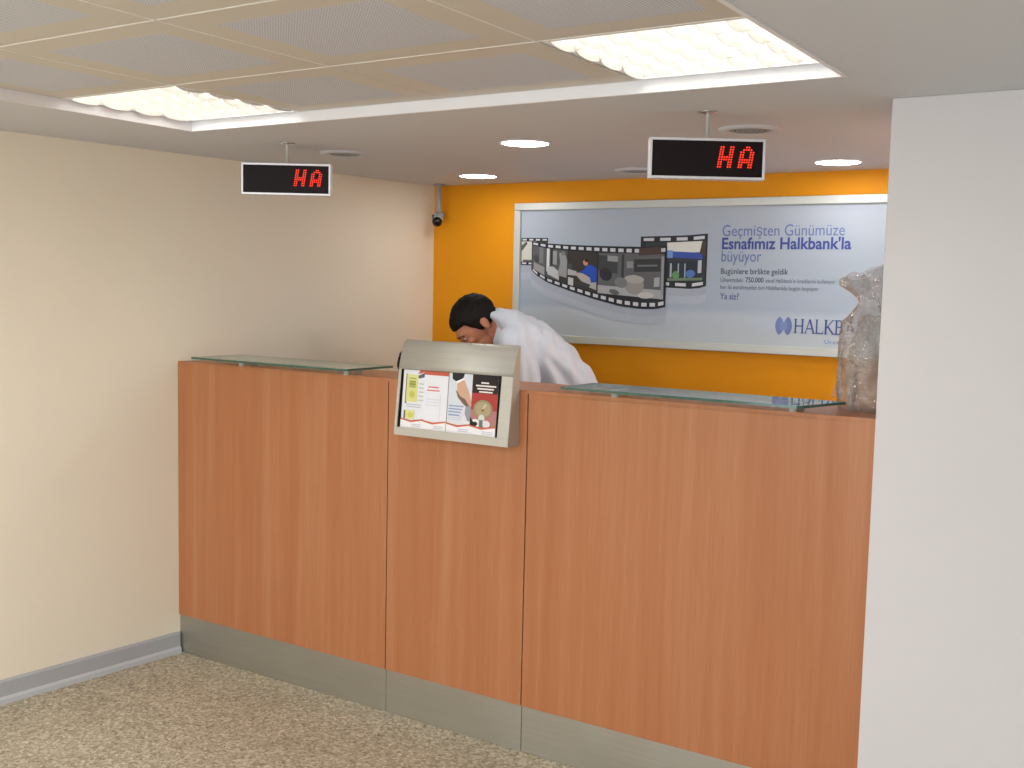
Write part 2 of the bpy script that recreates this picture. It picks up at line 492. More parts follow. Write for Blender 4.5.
# perforated metal tiles in the recess
GX = [RX0 + .002, 1.118, 1.712, 2.332, RX1 - .002]
GY = [RY - .002, -.955, -1.497, -2.04, -2.583, -3.126, -3.669, -4.212, YB + .002]
LIGHT_CELLS = {(0, 0), (3, 0)}
mb = MB(); g = .0022
for i in range(4):
    for j in range(len(GY) - 1):
        if (i, j) in LIGHT_CELLS: continue
        x0, x1 = GX[i] + g, GX[i + 1] - g; y1, y0 = GY[j] - g, GY[j + 1] + g
        b = .085
        xi0, xi1, yi0, yi1 = x0 + b, x1 - b, y0 + b, y1 - b
        z = TZ
        mb.face([(xi0, yi0, z), (xi0, yi1, z), (xi1, yi1, z), (xi1, yi0, z)], M['perf'])
        for q in (((x0, y0), (x0, y1), (xi0, yi1), (xi0, yi0)), ((x1, y0), (xi1, yi0), (xi1, yi1), (x1, y1)),
                  ((x0, y0), (xi0, yi0), (xi1, yi0), (x1, y0)), ((x0, y1), (x1, y1), (xi1, yi1), (xi0, yi1))):
            mb.face([(a, c, z) for a, c in q], M['tile'])
        # turned-up tile edges
        for (xa, ya), (xb, yb) in (((x0, y0), (x1, y0)), ((x1, y0), (x1, y1)), ((x1, y1), (x0, y1)), ((x0, y1), (x0, y0))):
            mb.face([(xa, ya, z), (xb, yb, z), (xb, yb, z + .02), (xa, ya, z + .02)], M['tbar'])
for x in GX[1:-1]:
    mb.box(x - g * 1.2, x + g * 1.2, YB, RY - .52, TZ - .001, TZ + .012, M['tbar'])
for y in GY[1:-1]:
    mb.box(RX0 + .003, RX1 - .003, y - g * 1.2, y + g * 1.2, TZ - .001, TZ + .012, M['tbar'])
struct(mb.build('ceiling_tiles', fix=False))

# skirting along the left wall (stepped profile)
mb = MB()
def skirt_prof(y):
    x = wx(y)
    return [(x, y, 0), (x + .020, y, 0), (x + .019, y, .018), (x + .012, y, .028), (x + .012, y, .082), (x + .006, y, .090), (x, y, .090)]
a, b = skirt_prof(YF + .02), skirt_prof(-.002)
for i in range(len(a)):
    j = (i + 1) % len(a)
    mb.face([a[i], a[j], b[j], b[i]], M['skirt2'] if i in (0, 1, 2) else M['skirt'])
mb.face(b, M['skirt'])
struct(mb.build('baseboard_left'))

# ------------------------------------------------------------------ the counter
ct = thing('service_counter', 'long beech-veneered bank counter with a steel kick plate, between left wall and right partition', 'counter', (1.44, .14, 0))
def cpart(mb, name, par=ct):
    o = mb.build(name, par); o.matrix_parent_inverse = Matrix.Translation((-1.44, -.14, 0)); return o
S1, S2, S3 = 1.1403, 1.7399, 2.886
X0 = .001
gap = .0022
TOP = .013
for x0, x1 in ((X0, S1 - gap), (S1 + gap, S2 - gap), (S2 + gap, S3)):
    cpart(MB().box(x0, x1, 0, .018, PB, H - TOP - .0002, M['wood'], .0002), 'front_panel')
mb = MB(); mb.prism([(X0, .001, H - TOP), (S3, .001, H - TOP), (S3, .28, H - TOP), (wx(.28) + .002, .28, H - TOP)], (0, 0, TOP), M['wood'])
bmesh.ops.bevel(mb.bm, geom=mb.bm.edges[:], offset=.0003, segments=2, affect='EDGES', profile=.5)
cpart(mb, 'countertop')
mb = MB(); mb.box(.028, S3 - .002, .019, .262, .01, H - TOP - .001, M['gap']); cpart(mb, 'carcass')
for x0, x1 in ((X0, S1 - .001), (S1 + .001, S2 - .001), (S2 + .001, S3)):
    cpart(MB().box(x0, x1, .006, .018, 0.0005, PB - .0006, M['steel'], .001), 'kick_plate')
mb = MB(); mb.box(.085, S3, .264, .74, .80, .838, M['wood'], .002); cpart(mb, 'worktop')
for x in (.1, 1.14, 2.2, 2.84): cpart(MB().box(x, x + .022, .34, .70, PLAT, .799, M['wood'], .001), 'support_panel')

# ------------------------------------------------------------------ glass shelves
def glass_shelf(x0, x1, y0, y1, label, sx, skew=0.0):
    z0, z1 = 1.2790, 1.2870
    t = thing('glass_shelf', label, 'shelf', ((x0 + x1) / 2, (y0 + y1) / 2, H), 0, 'glass shelves on the counter')
    inv = Matrix.Translation((-(x0 + x1) / 2, -(y0 + y1) / 2, -H))
    mb = MB().prism([(x0, y0, z0), (x1 - .012, y0, z0), (x1, y0 + .010, z0), (x1 + skew, y1, z0), (x0, y1, z0)], (0, 0, z1 - z0), M['glass']); bmesh.ops.recalc_face_normals(mb.bm, faces=mb.bm.faces[:])
    k = mb.mi(M['glass_edge'])
    for f_ in mb.bm.faces:
        if abs(f_.normal.z) < .5: f_.material_index = k
    o = mb.build('glass_top', t); o.matrix_parent_inverse = inv
    for x in sx:
        for y in (.012, .075):
            o = MB().lathe([(0, H), (.013, H), (.013, z0 - .002), (.0145, z0 - .002), (.0145, z0), (0, z0)], (x, y, 0), M['alu_frame'], 20).build('standoff', t)
            o.matrix_parent_inverse = inv
    return t
glass_shelf(.195, 1.018, -.095, .175, 'greenish clear glass shelf on steel standoffs, on the counter left of the brochure holder', (.372, .930))
glass_shelf(1.930, 2.704, -.115, .102, 'greenish clear glass shelf on steel standoffs, on the counter right of the brochure holder', (2.060, 2.640), .062)

# ------------------------------------------------------------------ brochure holder
HX0, HX1 = 1.222, 1.707
bh = thing('brochure_holder', 'brushed aluminium wedge-shaped leaflet holder mounted on the middle counter panel', 'brochure holder', (1.4645, 0, 1.066))
binv = Matrix.Translation((-1.4645, 0, -1.066))
def hp(o): o.matrix_parent_inverse = binv; return o
FR = [(-.0015, 1.4025), (-.011, 1.394), (-.0205, 1.380), (-.0285, 1.361), (-.0350, 1.339), (-.0400, 1.318), (-.0440, 1.300)]
PTOP, PBOT = (-.0440, 1.300), (-.0690, 1.078)     # flat front plane (y, z)
mb = MB(); th = .002
for (ya, za), (yb, zb) in zip(FR, FR[1:]):
    f = mb.face([(HX0, ya, za), (HX0, yb, zb), (HX1, yb, zb), (HX1, ya, za)], M['alu'], True)
bmesh.ops.remove_doubles(mb.bm, verts=mb.bm.verts[:], dist=1e-5)
bmesh.ops.solidify(mb.bm, geom=mb.bm.faces[:], thickness=.002)
hp(mb.build('hood', bh))
def fy(z):
    a = (z - PBOT[1]) / (PTOP[1] - PBOT[1]); return PBOT[0] + (PTOP[0] - PBOT[0]) * a
side = [(-.0025, 1.066)] + [(-.0025, 1.399)] + FR[1:] + [PBOT, (-.069, 1.066)]
for x in (HX0, HX1 - .002):
    hp(MB().prism([(x, y + .001, z) for y, z in side], (.002, 0, 0), M['alu']).build('side_panel', bh))
def front_strip(x0, x1, z0, z1, name):
    return hp(MB().prism([(x0, fy(z0), z0), (x1, fy(z0), z0), (x1, fy(z1), z1), (x0, fy(z1), z1)], (0, .002, 0), M['alu']).build(name, bh))
front_strip(1.662, HX1 - .002, 1.078, 1.2995, 'front_margin')
front_strip(HX0 + .002, 1.234, 1.078, 1.2995, 'front_margin')
mb = MB()
mb.box(HX0 + .002, HX1 - .002, -.069, -.067, 1.066, 1.0945, M['alu']); mb.box(HX0 + .002, HX1 - .002, -.067, -.003, 1.066, 1.068, M['alu']); mb.box(HX0 + .002, HX1 - .002, -.067, -.045, 1.068, 1.0895, M['alu'])
hp(mb.build('tray', bh))
mb = MB(); mb.box(HX0 + .002, HX1 - .002, -.0025, -.0008, 1.066, 1.399, M['alu']); hp(mb.build('back_plate', bh))
BK0, BK1 = (-.0500, 1.0705), (-.0300, 1.300)       # inner slope the leaflets lean on
mb = MB(); mb.prism([(HX0 + .003, *BK0), (HX1 - .003, *BK0), (HX1 - .003, *BK1), (HX0 + .003, *BK1)], (0, .002, 0), M['dark']); hp(mb.build('inner_slope', bh))

# leaflets
LU = Vector((0, BK1[0] - BK0[0], BK1[1] - BK0[1])).normalized()
LN = Vector((0, -LU.z, LU.y))
def leaflet(x, w, tilt, label, draw, lean):
    h = .206
    base = Vector((x, BK0[0], BK0[1])) + LN * .004 + LU * .0215
    t = thing('leaflet', label, 'leaflet', base, 0, 'leaflets in the brochure holder')
    ru = Vector((math.cos(tilt), 0, 0)) + LU * math.sin(tilt)
    uv = LU * math.cos(tilt) - Vector((math.sin(tilt), 0, 0))
    def to3d(u, v, l): return ru * (w * u) + uv * (h * v) + LN * (l + lean * (.4 + .6 * v) * 0 + lean)
    mb = MB()
    mb.prism([to3d(0, 0, -.0012), to3d(1, 0, -.0012), to3d(1, 1, -.0012), to3d(0, 1, -.0012)], LN * .0014, pcol((232, 232, 236)))
    mb.build('booklet', t)
    P = Print(to3d); draw(P); P.build('cover_print', t)
    return t
def swoosh(P, dark=None):
    if dark: P.poly([(0, 0), (.5, 0), (0, .30)], dark)
    P.poly([(0, 0), (1, 0), (1, .15), (.45, .10), (0, .14)], (236, 234, 236))
    P.poly([(0, .14), (.45, .10), (1, .15), (1, .175), (.45, .135), (0, .165)], (200, 104, 76))
    for k in range(2): P.rect(.5, .9, .035 + k * .03, .046 + k * .03, (176, 180, 196))
def d1(P):
    P.rect(0, 1, 0, 1, (228, 230, 236))
    P.poly([(.62, .93), (1, .98), (1, 1), (.72, 1)], (200, 104, 76)); P.poly([(.5, .88), (1, .98), (1, .90), (.72, .86)], (92, 96, 112))
    P.rect(.12, .2, .42, .93, (120, 112, 96)); P.rect(.16, .66, .45, .92, (214, 213, 142)); P.rect(.28, .56, .72, .80, (172, 173, 84))
    P.disc(.42, .58, .12, .06, (196, 196, 88))
    for k in range(4): P.rect(.28, .56, .70 + k * .05, .712 + k * .05, (120, 122, 70))
    for k in range(5): P.rect(.72, .95, .48 + k * .07, .50 + k * .07, (188, 192, 204))
    for k in range(2): P.rect(.2, .85, .36 + k * .04, .375 + k * .04, (182, 186, 196))
    P.rect(.12, .19, .16, .30, (110, 104, 90)); P.rect(.2, .58, .16, .31, (222, 221, 150)); P.disc(.42, .23, .13, .05, (206, 204, 96))
    swoosh(P)
def d2(P):
    P.rect(0, 1, 0, 1, (230, 231, 238)); P.rect(0, 1, .935, 1, (196, 96, 72))
    for k, (a, b) in enumerate(((.18, .62), (.14, .66))): P.rect(a, b, .72 - k * .055, .742 - k * .055, (214, 120, 112))
    for k in range(3): P.rect(.1, .7, .42 + k * .05, .43 + k * .05, (206, 208, 218))
    P.rect(.72, .73, .12, .62, (196, 198, 210)); swoosh(P)
def d3(P):
    P.rect(0, 1, 0, 1, (214, 218, 226)); P.rect(0, 1, 0, .30, (222, 224, 230))
    P.poly([(.12, 1), (.62, 1), (.58, .93), (.30, .86), (.14, .9)], (34, 36, 44)); P.poly([(.28, .86), (.6, .93), (.64, .905), (.34, .83)], (240, 240, 242))
    P.poly([(.34, .83), (.62, .9), (.82, .72), (.98, .52), (.9, .46), (.7, .58), (.5, .62), (.36, .7)], (206, 166, 140))
    P.poly([(.36, .7), (.5, .62), (.7, .58), (.9, .46), (.86, .42), (.62, .5), (.4, .6), (.3, .72)], (120, 96, 84))
    P.poly([(.74, .46), (1, .48), (1, .22), (.84, .22), (.72, .34)], (150, 152, 158))
    for k in range(4): P.rect(.06, .66 - .05 * k, .44 - k * .05, .462 - k * .05, (146, 160, 200))
    for k in range(3): P.rect(.06, .6, .22 + k * .03, .23 + k * .03, (190, 196, 210))
    swoosh(P)
def d4(P):
    P.rect(0, 1, .62, 1, (44, 26, 26)); P.rect(0, 1, .3, .70, (172, 60, 56)); P.rect(0, 1, .0, .42, (178, 120, 116)); P.rect(0, 1, .78, 1, (32, 22, 24))
    for k, (a, b) in enumerate(((.34, .64), (.14, .92), (.2, .84), (.28, .8))): P.rect(a, b, .86 - k * .05, .886 - k * .05, (232, 222, 218))
    P.disc(.47, .44, .37, .155, (150, 140, 106)); P.disc(.47, .44, .30, .125, (170, 158, 122)); P.disc(.47, .43, .05, .03, (160, 70, 56)); P.poly([(.42, .44), (.5, .44), (.62, .52), (.54, .53)], (196, 188, 158))
    P.disc(.44, .29, .12, .06, (206, 212, 206)); P.disc(.62, .20, .16, .06, (222, 222, 224)); P.disc(.22, .20, .2, .07, (226, 226, 228)); P.disc(.2, .19, .1, .035, (40, 32, 34)); P.rect(.36, .5, .12, .26, (110, 116, 112))
    swoosh(P, (30, 20, 22))
leaflet(1.240, .101, .0, 'white leaflet with pale yellow blocks on its cover, leftmost in the aluminium holder', d1, .0012)
leaflet(1.335, .104, .0, 'white leaflet with an orange top band, second from left in the aluminium holder', d2, .0036)
leaflet(1.440, .104, .0, 'pale grey leaflet showing a sleeve and hand, third from left in the holder', d3, .0012)
leaflet(1.541, .106, .0, 'dark red and black leaflet with a round coin picture, rightmost in the holder', d4, .0036)

# ------------------------------------------------------------------ LED displays
RZ = .5705
def make_display(loc, label):
    t = thing('queue_display', label, 'display', loc, RZ, 'ceiling-hung queue displays')
    w, h, dp = .335, .117, .042
    zc = -(HC - 1.981)
    z0, z1 = zc - h / 2, zc + h / 2
    mb = MB(); b = .0075
    for x0, x1, a, c in ((-w / 2, w / 2, z0, z0 + b), (-w / 2, w / 2, z1 - b, z1), (-w / 2, -w / 2 + b, z0 + b, z1 - b), (w / 2 - b, w / 2, z0 + b, z1 - b)):
        mb.box(x0, x1, -dp / 2 - .002, dp / 2, a, c, M['disp_frame'], .001)
    mb.build('frame', t)
    MB().box(-w / 2 + b - .001, w / 2 - b + .001, -dp / 2 + .002, dp / 2 - .002, z0 + b - .001, z1 - b + .001, M['screen']).build('screen', t); scr = t.children[-1]
    MB().lathe([(0, z1 - .002), (.0055, z1 - .002), (.0055, -.008), (.012, -.004), (.0, -.004)], (0, 0, 0), M['alu_frame'], 16).build('suspension_rod', t)
    MB().lathe([(0, -.0075), (.016, -.0075), (.031, -.003), (.031, -.0003), (0, -.0003)], (0, 0, 0), M['chrome'], 28).build('ceiling_plate', t)
    HH = ['110011', '110011', '110011', '110011', '111111', '111111', '110011', '110011', '110011']
    AA = ['001100', '011110', '110011', '110011', '110011', '111111', '111111', '110011', '110011']
    pt = .0071
    for ch, cx in ((HH, .0530), (AA, .1130)):
        mb = MB()
        for r, row in enumerate(ch):
            for c, k in enumerate(row):
                if k != '1': continue
                x = cx + (c - 2.5) * pt + (4 - r) * .0011; z = zc + .006 + (4 - r) * pt
                mb.lathe([(.0027, 0), (.0021, -.0012), (0, -.0016)], (x, -dp / 2 + .0018, z), M['led'], 8, axis='Y')
        mb.build('led_letter', scr)
    return t
dsp = make_display((.684, -.057, HC), 'left hanging LED display showing red HA, against the cream left wall')
dup(dsp, (2.377, -.076, HC), RZ, 'right hanging LED display showing red HA, in front of the poster wall')

# ------------------------------------------------------------------ ceiling lights, downlights, vents
def make_light(loc, label):
    t = thing('ceiling_light', label, 'ceiling light', loc, 0, 'recessed fluorescent ceiling lights')
    lx, ly = .514, .500
    mb = MB(); b = .010
    z0, z1 = 0, .088
    for x0, x1, y0, y1 in ((-lx / 2, lx / 2, -ly / 2, -ly / 2 + b), (-lx / 2, lx / 2, ly / 2 - b, ly / 2), (-lx / 2, -lx / 2 + b, -ly / 2 + b, ly / 2 - b), (lx / 2 - b, lx / 2, -ly / 2 + b, ly / 2 - b)):
        mb.box(x0, x1, y0, y1, z0, z1, M['white_trim'])
    mb.box(-lx / 2, lx / 2, -ly / 2, ly / 2, z1, z1 + .004, M['white_trim'])
    mb.build('housing', t)
    n = 4; p = (ly - 2 * b) / n
    for k in range(n):
        yc = -ly / 2 + b + p * (k + .5)
        mb = MB(); q = []
        for i in range(13):
            a = -1 + 2 * i / 12; q.append((yc + a * p * .49, .078 - .072 * abs(a) ** 2.2))
        for (ya, za), (yb, zb) in zip(q, q[1:]):
            mb.face([(-lx / 2 + b, ya, za), (lx / 2 - b, ya, za), (lx / 2 - b, yb, zb), (-lx / 2 + b, yb, zb)], M['reflector'], True)
        rf = mb.build('reflector', t)
        MB().lathe([(0, -lx / 2 + .018), (.013, -lx / 2 + .018), (.013, lx / 2 - .018), (0, lx / 2 - .018)], (0, yc, .050), M['tube'], 16, axis='X').build('tube', t)
        for j in range(8):
            mb = MB()
            x = -lx / 2 + b + .004 + (lx - 2 * b - .008) * j / 7
            top = [(x, yc - p * .47, .012), (x, yc + p * .47, .012)]
            bot = [(x, yc + p * .47 * math.cos(PI * i / 10), .004 - .011 * math.sin(PI * i / 10)) for i in range(11)]
            mb.prism(top + bot, (.0012, 0, 0), M['blade']); mb.build('louvre_blade', rf)
    return t
la = make_light((GX[0] + .2595, RY - .260, TZ), 'square fluorescent ceiling light at the left end of the tiled recess')
dup(la, (GX[4] - .268, RY - .260, TZ), 0, 'square fluorescent ceiling light at the right end of the tiled recess')

def make_downlight(loc, label):
    t = thing('downlight', label, 'downlight', loc, 0, 'round recessed downlights')
    MB().lathe([(.085, .006), (.085, -.002), (.088, -.004), (.093, -.003), (.094, -.0003)], (0, 0, 0), M['white_trim'], 40).build('trim_ring', t)
    MB().lathe([(0, -.0025), (.0848, -.0025), (.0848, .004), (0, .004)], (0, 0, 0), M['lamp'], 40).build('diffuser', t)
    return t
dl = make_downlight((1.514, .301, HC), 'round lit downlight nearest the counter, left of the right LED display')
dup(dl, (.674, 1.219, HC), 0, 'round lit downlight close to the security camera, at the left end of the orange wall')
dup(dl, (2.364, 1.27, HC), 0, 'round lit downlight above the poster, nearest the right partition')

def make_vent(loc, label):
    t = thing('air_vent', label, 'air vent', loc, 0, 'round ceiling air vents')
    MB().lathe([(.066, .006), (.068, -.004), (.080, -.010), (.096, -.006), (.100, -.0003)], (0, 0, 0), M['soffit'], 40).build('outer_ring', t)
    MB().lathe([(0, -.001), (.066, -.001), (.066, .002), (0, .002)], (0, 0, 0), M['dark'], 40).build('duct_opening', t)
    for r in (.052, .036, .020):
        MB().lathe([(r, -.0025), (r + .003, -.0075), (r + .009, -.0055), (r + .004, -.0025)], (0, 0, 0), M['cctv'], 36).build('cone_ring', t)
    MB().lathe([(0, -.006), (.010, -.006), (.010, -.0015), (0, -.0015)], (0, 0, 0), M['cctv'], 20).build('centre_boss', t)
    return t
vt = make_vent((2.365, .297, HC), 'round ceiling air vent directly behind the right LED display')
dup(vt, (.677, .274, HC), 0, 'round ceiling air vent directly behind the left LED display')
dup(vt, (1.494, 1.251, HC), 0, 'round ceiling air vent by the orange wall, half hidden by the right LED display')

# ------------------------------------------------------------------ security camera
cc = thing('security_camera', 'grey security camera with black lens on a ceiling pole at the wall corner', 'security camera', (.240, 1.495, HC))
MB().lathe([(0, -.0003), (.030, -.0003), (.030, -.006), (.013, -.010), (.013, -.150), (.018, -.155), (.018, -.168), (0, -.168)], (0, 0, 0), M['cctv'], 20).build('ceiling_mount', cc)
dirv = Vector((.30, -.72, -.62)).normalized()
rotc = dirv.to_track_quat('Z', 'Y').to_matrix().to_4x4()
rotc = rotc @ Matrix.Scale(.86, 4)
rotc.translation = Vector((0, 0, -.170))
mb = MB(); mb.lathe([(0, -.040), (.022, -.040), (.031, -.028), (.031, .030), (.028, .034), (0, .034)], (0, 0, 0), M['cctv'], 24)
bmesh.ops.transform(mb.bm, matrix=rotc, verts=mb.bm.verts); mb.build('camera_body', cc)
mb = MB(); mb.lathe([(.028, .034), (.030, .040), (.030, .052), (.024, .064), (.012, .070), (0, .071)], (0, 0, 0), M['black'], 24); mb.lathe([(0, .0335), (.028, .034)], (0, 0, 0), M['black'], 24)
bmesh.ops.transform(mb.bm, matrix=rotc, verts=mb.bm.verts); mb.build('lens', cc)
mb = MB(); mb.box(-.033, -.026, -.012, .012, -.19, -.155, M['black'], .002); mb.build('bracket', cc)

# ------------------------------------------------------------------ poster
PX0, PX1, PZ0, PZ1 = .672, 3.02, 1.330, 2.014
po = thing('framed_poster', 'wide pale blue framed bank poster with a film strip, on the orange back wall', 'poster', ((PX0 + PX1) / 2, D, PZ0))
pinv = Matrix.Translation((-(PX0 + PX1) / 2, -D, -PZ0))
def pp(o): o.matrix_parent_inverse = pinv; return o
b = .036
mb = MB()
yf = D - .032
mb.box(PX0, PX1, yf, D - .001, PZ0, PZ0 + b, M['alu_frame'], .003); mb.box(PX0, PX1, yf, D - .001, PZ1 - b, PZ1, M['alu_frame'], .003)
mb.box(PX0, PX0 + b, yf, D - .001, PZ0 + b, PZ1 - b, M['alu_frame'], .003); mb.box(PX1 - b, PX1, yf, D - .001, PZ0 + b, PZ1 - b, M['alu_frame'], .003)
pp(mb.build('frame', po))
PY = D - .018
panel = pp(MB().box(PX0 + b - .002, PX1 - b + .002, PY, D - .003, PZ0 + b - .002, PZ1 - b + .002, M['paper']).build('poster_panel', po))
P = Print(lambda u, v, l: (u, PY - l, v), .0006, .00008)
BK, PF = (40, 42, 48), (206, 209, 216)
def lerp_curve(c, x):
    for (xa, za), (xb, zb) in zip(c, c[1:]):
        if xa <= x <= xb or (xb, zb) == c[-1]:
            return za + (zb - za) * (x - xa) / (xb - xa)
def strip(x0, x1, top, bot, perf, cells, n=24):
    xs = [x0 + (x1 - x0) * i / n for i in range(n + 1)]
    def tb(x): return lerp_curve(top, x), lerp_curve(bot, x)
    def pt(x, v): t_, b_ = tb(x); return (x, b_ + (t_ - b_) * v)
    # soft reflection below the strip
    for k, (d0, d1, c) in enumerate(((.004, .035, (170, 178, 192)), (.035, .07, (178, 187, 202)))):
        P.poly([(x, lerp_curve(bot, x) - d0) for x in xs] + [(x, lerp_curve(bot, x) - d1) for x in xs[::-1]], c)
    P.poly([pt(x, 1) for x in xs] + [pt(x, 0) for x in xs[::-1]], BK)
    m = perf
    for i in range(m):
        a = x0 + (x1 - x0) * (i + .18) / m; c = x0 + (x1 - x0) * (i + .82) / m
        for v0, v1 in ((.905, .965), (.04, .10)):
            P.poly([pt(a, v0), pt(c, v0), pt(c, v1), pt(a, v1)], PF)
    def q(u, v, ca, cb): return pt(ca + (cb - ca) * u, .13 + .74 * v)
    for ca, cb, shapes in cells:
        for pts, col in shapes: P.poly([q(u, v, ca, cb) for u, v in pts], col)
R4 = lambda a, b_, c, d: [(a, c), (b_, c), (b_, d), (a, d)]
def circ(u, v, ru, rv, n=14): return [(u + ru * math.cos(2 * PI * i / n), v + rv * math.sin(2 * PI * i / n)) for i in range(n)]
# far right piece with the street front
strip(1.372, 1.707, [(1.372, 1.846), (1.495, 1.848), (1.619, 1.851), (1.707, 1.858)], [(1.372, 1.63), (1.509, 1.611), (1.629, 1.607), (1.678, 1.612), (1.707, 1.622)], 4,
      [(1.40, 1.70, [(R4(0, 1, 0, 1), (52, 58, 66)), (R4(.36, .95, .72, 1), (226, 226, 220)), ([(.36, .62), (.95, .54), (.95, .70), (.36, .78)], (60, 86, 170)), (R4(.36, .46, .60, .80), (120, 150, 214)),
        (R4(.36, .95, .06, .5), (44, 52, 62)), (R4(.42, .45, .1, .46), (176, 184, 190)), (R4(.55, .57, .1, .46), (170, 178, 186)), (R4(.66, .68, .1, .46), (164, 174, 184)), (R4(.88, .94, .2, .52), (186, 188, 200)),
        (circ(.52, .16, .06, .10), (98, 150, 96)), (circ(.76, .2, .08, .10), (78, 120, 186)), (R4(.38, .96, .0, .07), (108, 130, 104)), ([(.9, .7), (1, .6), (1, 1), (.94, 1)], (74, 66, 56))])])
# far left piece
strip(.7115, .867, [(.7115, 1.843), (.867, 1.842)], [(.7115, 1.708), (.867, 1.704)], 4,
      [(.715, .80, [(R4(0, 1, 0, 1), (206, 206, 196)), ([(0, .5), (.4, .9), (.3, 1), (0, .8)], (90, 92, 90)), (R4(.1, .7, .0, .1), (100, 100, 98))]), (.80, .865, [(R4(0, 1, 0, 1), (64, 70, 74)), (R4(.2, .5, .1, .8), (128, 134, 138))])])
top = [(.768, 1.826), (.867, 1.815), (.991, 1.808), (1.113, 1.804), (1.264, 1.800), (1.395, 1.798), (1.512, 1.803)]
bot = [(.768, 1.690), (.80, 1.660), (.871, 1.623), (.998, 1.585), (1.124, 1.551), (1.274, 1.518), (1.38, 1.508), (1.457, 1.509), (1.512, 1.521)]
G = lambda g_: (g_, g_ + 2, g_ + 5)
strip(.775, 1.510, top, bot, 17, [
    (.782, .860, [(R4(0, 1, 0, 1), G(92)), (R4(.1, .9, .0, .3), G(150)), (R4(.5, .8, .4, 1), G(120)), (circ(.3, .5, .2, .15), G(70))]),
    (.864, .982, [(R4(0, 1, 0, 1), G(84)), (R4(0, .14, .2, 1), G(214)), (R4(.3, .5, .5, .95), G(150)), (R4(.2, .3, .45, 1), G(44)), ([(.05, .12), (.75, .02), (.8, .22), (.35, .42), (.05, .38)], G(188)), ([(.55, .2), (.98, .1), (1, .7), (.85, .95), (.6, .9), (.66, .6)], G(148)), (circ(.8, .9, .1, .07), G(120)), (R4(.62, 1, 0, .18), G(52))]),
    (.986, 1.150, [(R4(0, 1, 0, 1), (58, 54, 52)), (R4(0, .14, .3, .62), (66, 78, 78)), ([(0, .28), (.34, .32), (.3, .44), (0, .46)], G(170)), (R4(.02, .2, .0, .22), G(190)),
        ([(.25, .36), (.62, .10), (.98, .06), (.98, .26), (.66, .38), (.4, .44)], (176, 172, 168)), ([(.28, .36), (.55, .52), (.66, .66), (.8, .68), (.98, .60), (.98, .26), (.8, .22), (.74, .40), (.34, .42)], (38, 80, 184)), (circ(.60, .72, .085, .085), (196, 138, 112)), (circ(.635, .78, .075, .05), (52, 36, 30)), (circ(.3, .37, .05, .03), (206, 152, 124)), ([(.3, .1), (.7, .06), (.8, .16), (.45, .2)], G(60))]),
    (1.155, 1.500, [(R4(0, 1, 0, 1), G(96)), (R4(.0, .3, .55, .95), G(64)), (R4(.14, .3, .82, .95), G(150)), (R4(.36, .40, .2, 1), G(58)), (R4(.44, .54, .7, .85), G(140)), (R4(.55, .95, .62, .9), G(56)), (R4(.6, .9, .74, .78), G(110)), (circ(.12, .5, .1, .16), G(46)), (R4(0, 1, 0, .2), G(168)),
        (circ(.56, .34, .15, .22), (150, 146, 142)), (circ(.56, .46, .15, .09), (172, 168, 164)), (circ(.36, .36, .1, .12), G(120)), (circ(.74, .12, .12, .07), (196, 194, 190)), (circ(.26, .12, .08, .06), G(96)), (R4(.86, .94, .3, .5), G(170)), (R4(.96, 1, .1, .95), G(150)), ([(.62, .98), (.95, 1), (.95, 1.16), (.62, 1.14)], (84, 62, 58))])])
P.build('film_strip_print', panel)
yt = PY - .0012
BL, BD, BT = (106, 122, 178), (62, 80, 156), (98, 106, 124)
def tx(name, *a, **k): return text_mesh(name, *a, parent=panel, **k)
tx('headline_text', 'Geçmişten Günümüze', 1.776, 2.322, 1.846, yt, pcol(BL), h=.071)
tx('bold_headline_text', "Esnafımız Halkbank'la", 1.776, 2.352, 1.789, yt, pcol(BD), h=.071, bold=.022)
tx('headline_text', 'büyüyor', 1.776, 1.962, 1.733, yt, pcol(BL), h=.071)
tx('subheading_text', 'Bugünlere birlikte geldik', 1.776, 2.086, 1.678, yt, pcol((84, 90, 106)), h=.036, bold=.006)
tx('small_print_text', 'Ülkemizdeki', 1.776, 1.882, 1.642, yt, pcol(BT), h=.026)
tx('small_print_text', '750.000', 1.893, 1.976, 1.642, yt, pcol((70, 76, 100)), h=.031, bold=.008)
tx('small_print_text', "esnaf Halkbank'ın kredilerini kullanıyor", 1.986, 2.292, 1.642, yt, pcol(BT), h=.026)
tx('small_print_text', 'her iki esnafımızdan biri Halkbankla bugün büyüyor', 1.776, 2.222, 1.610, yt, pcol(BT), h=.026)
tx('question_text', 'Ya siz?', 1.776, 1.864, 1.564, yt, pcol((78, 96, 160)), h=.040, bold=.006)
tx('slogan_text', "Üreten Türkiye'nin Bankası", 2.258, 2.62, 1.386, yt, pcol((110, 140, 200)), h=.022)
# emblem: two facing leaf shapes
P = Print(lambda u, v, l: (u, PY - l, v), .0012, .00008)
def leaf(cx, cz, w, h): 
    n = 12; r = []
    for i in range(n + 1): a = -1 + 2 * i / n; r.append((cx + w * (1 - a * a) ** .8, cz + h * a))
    for i in range(n + 1): a = 1 - 2 * i / n; r.append((cx - w * (1 - a * a) ** .8, cz + h * a))
    return r
LB = (112, 130, 184)
P.poly(leaf(2.057, 1.455, .0185, .041), LB); P.poly(leaf(2.095, 1.455, .0185, .041), LB); P.rect(2.060, 2.092, 1.437, 1.473, (126, 144, 192))
P.build('bank_emblem', panel)
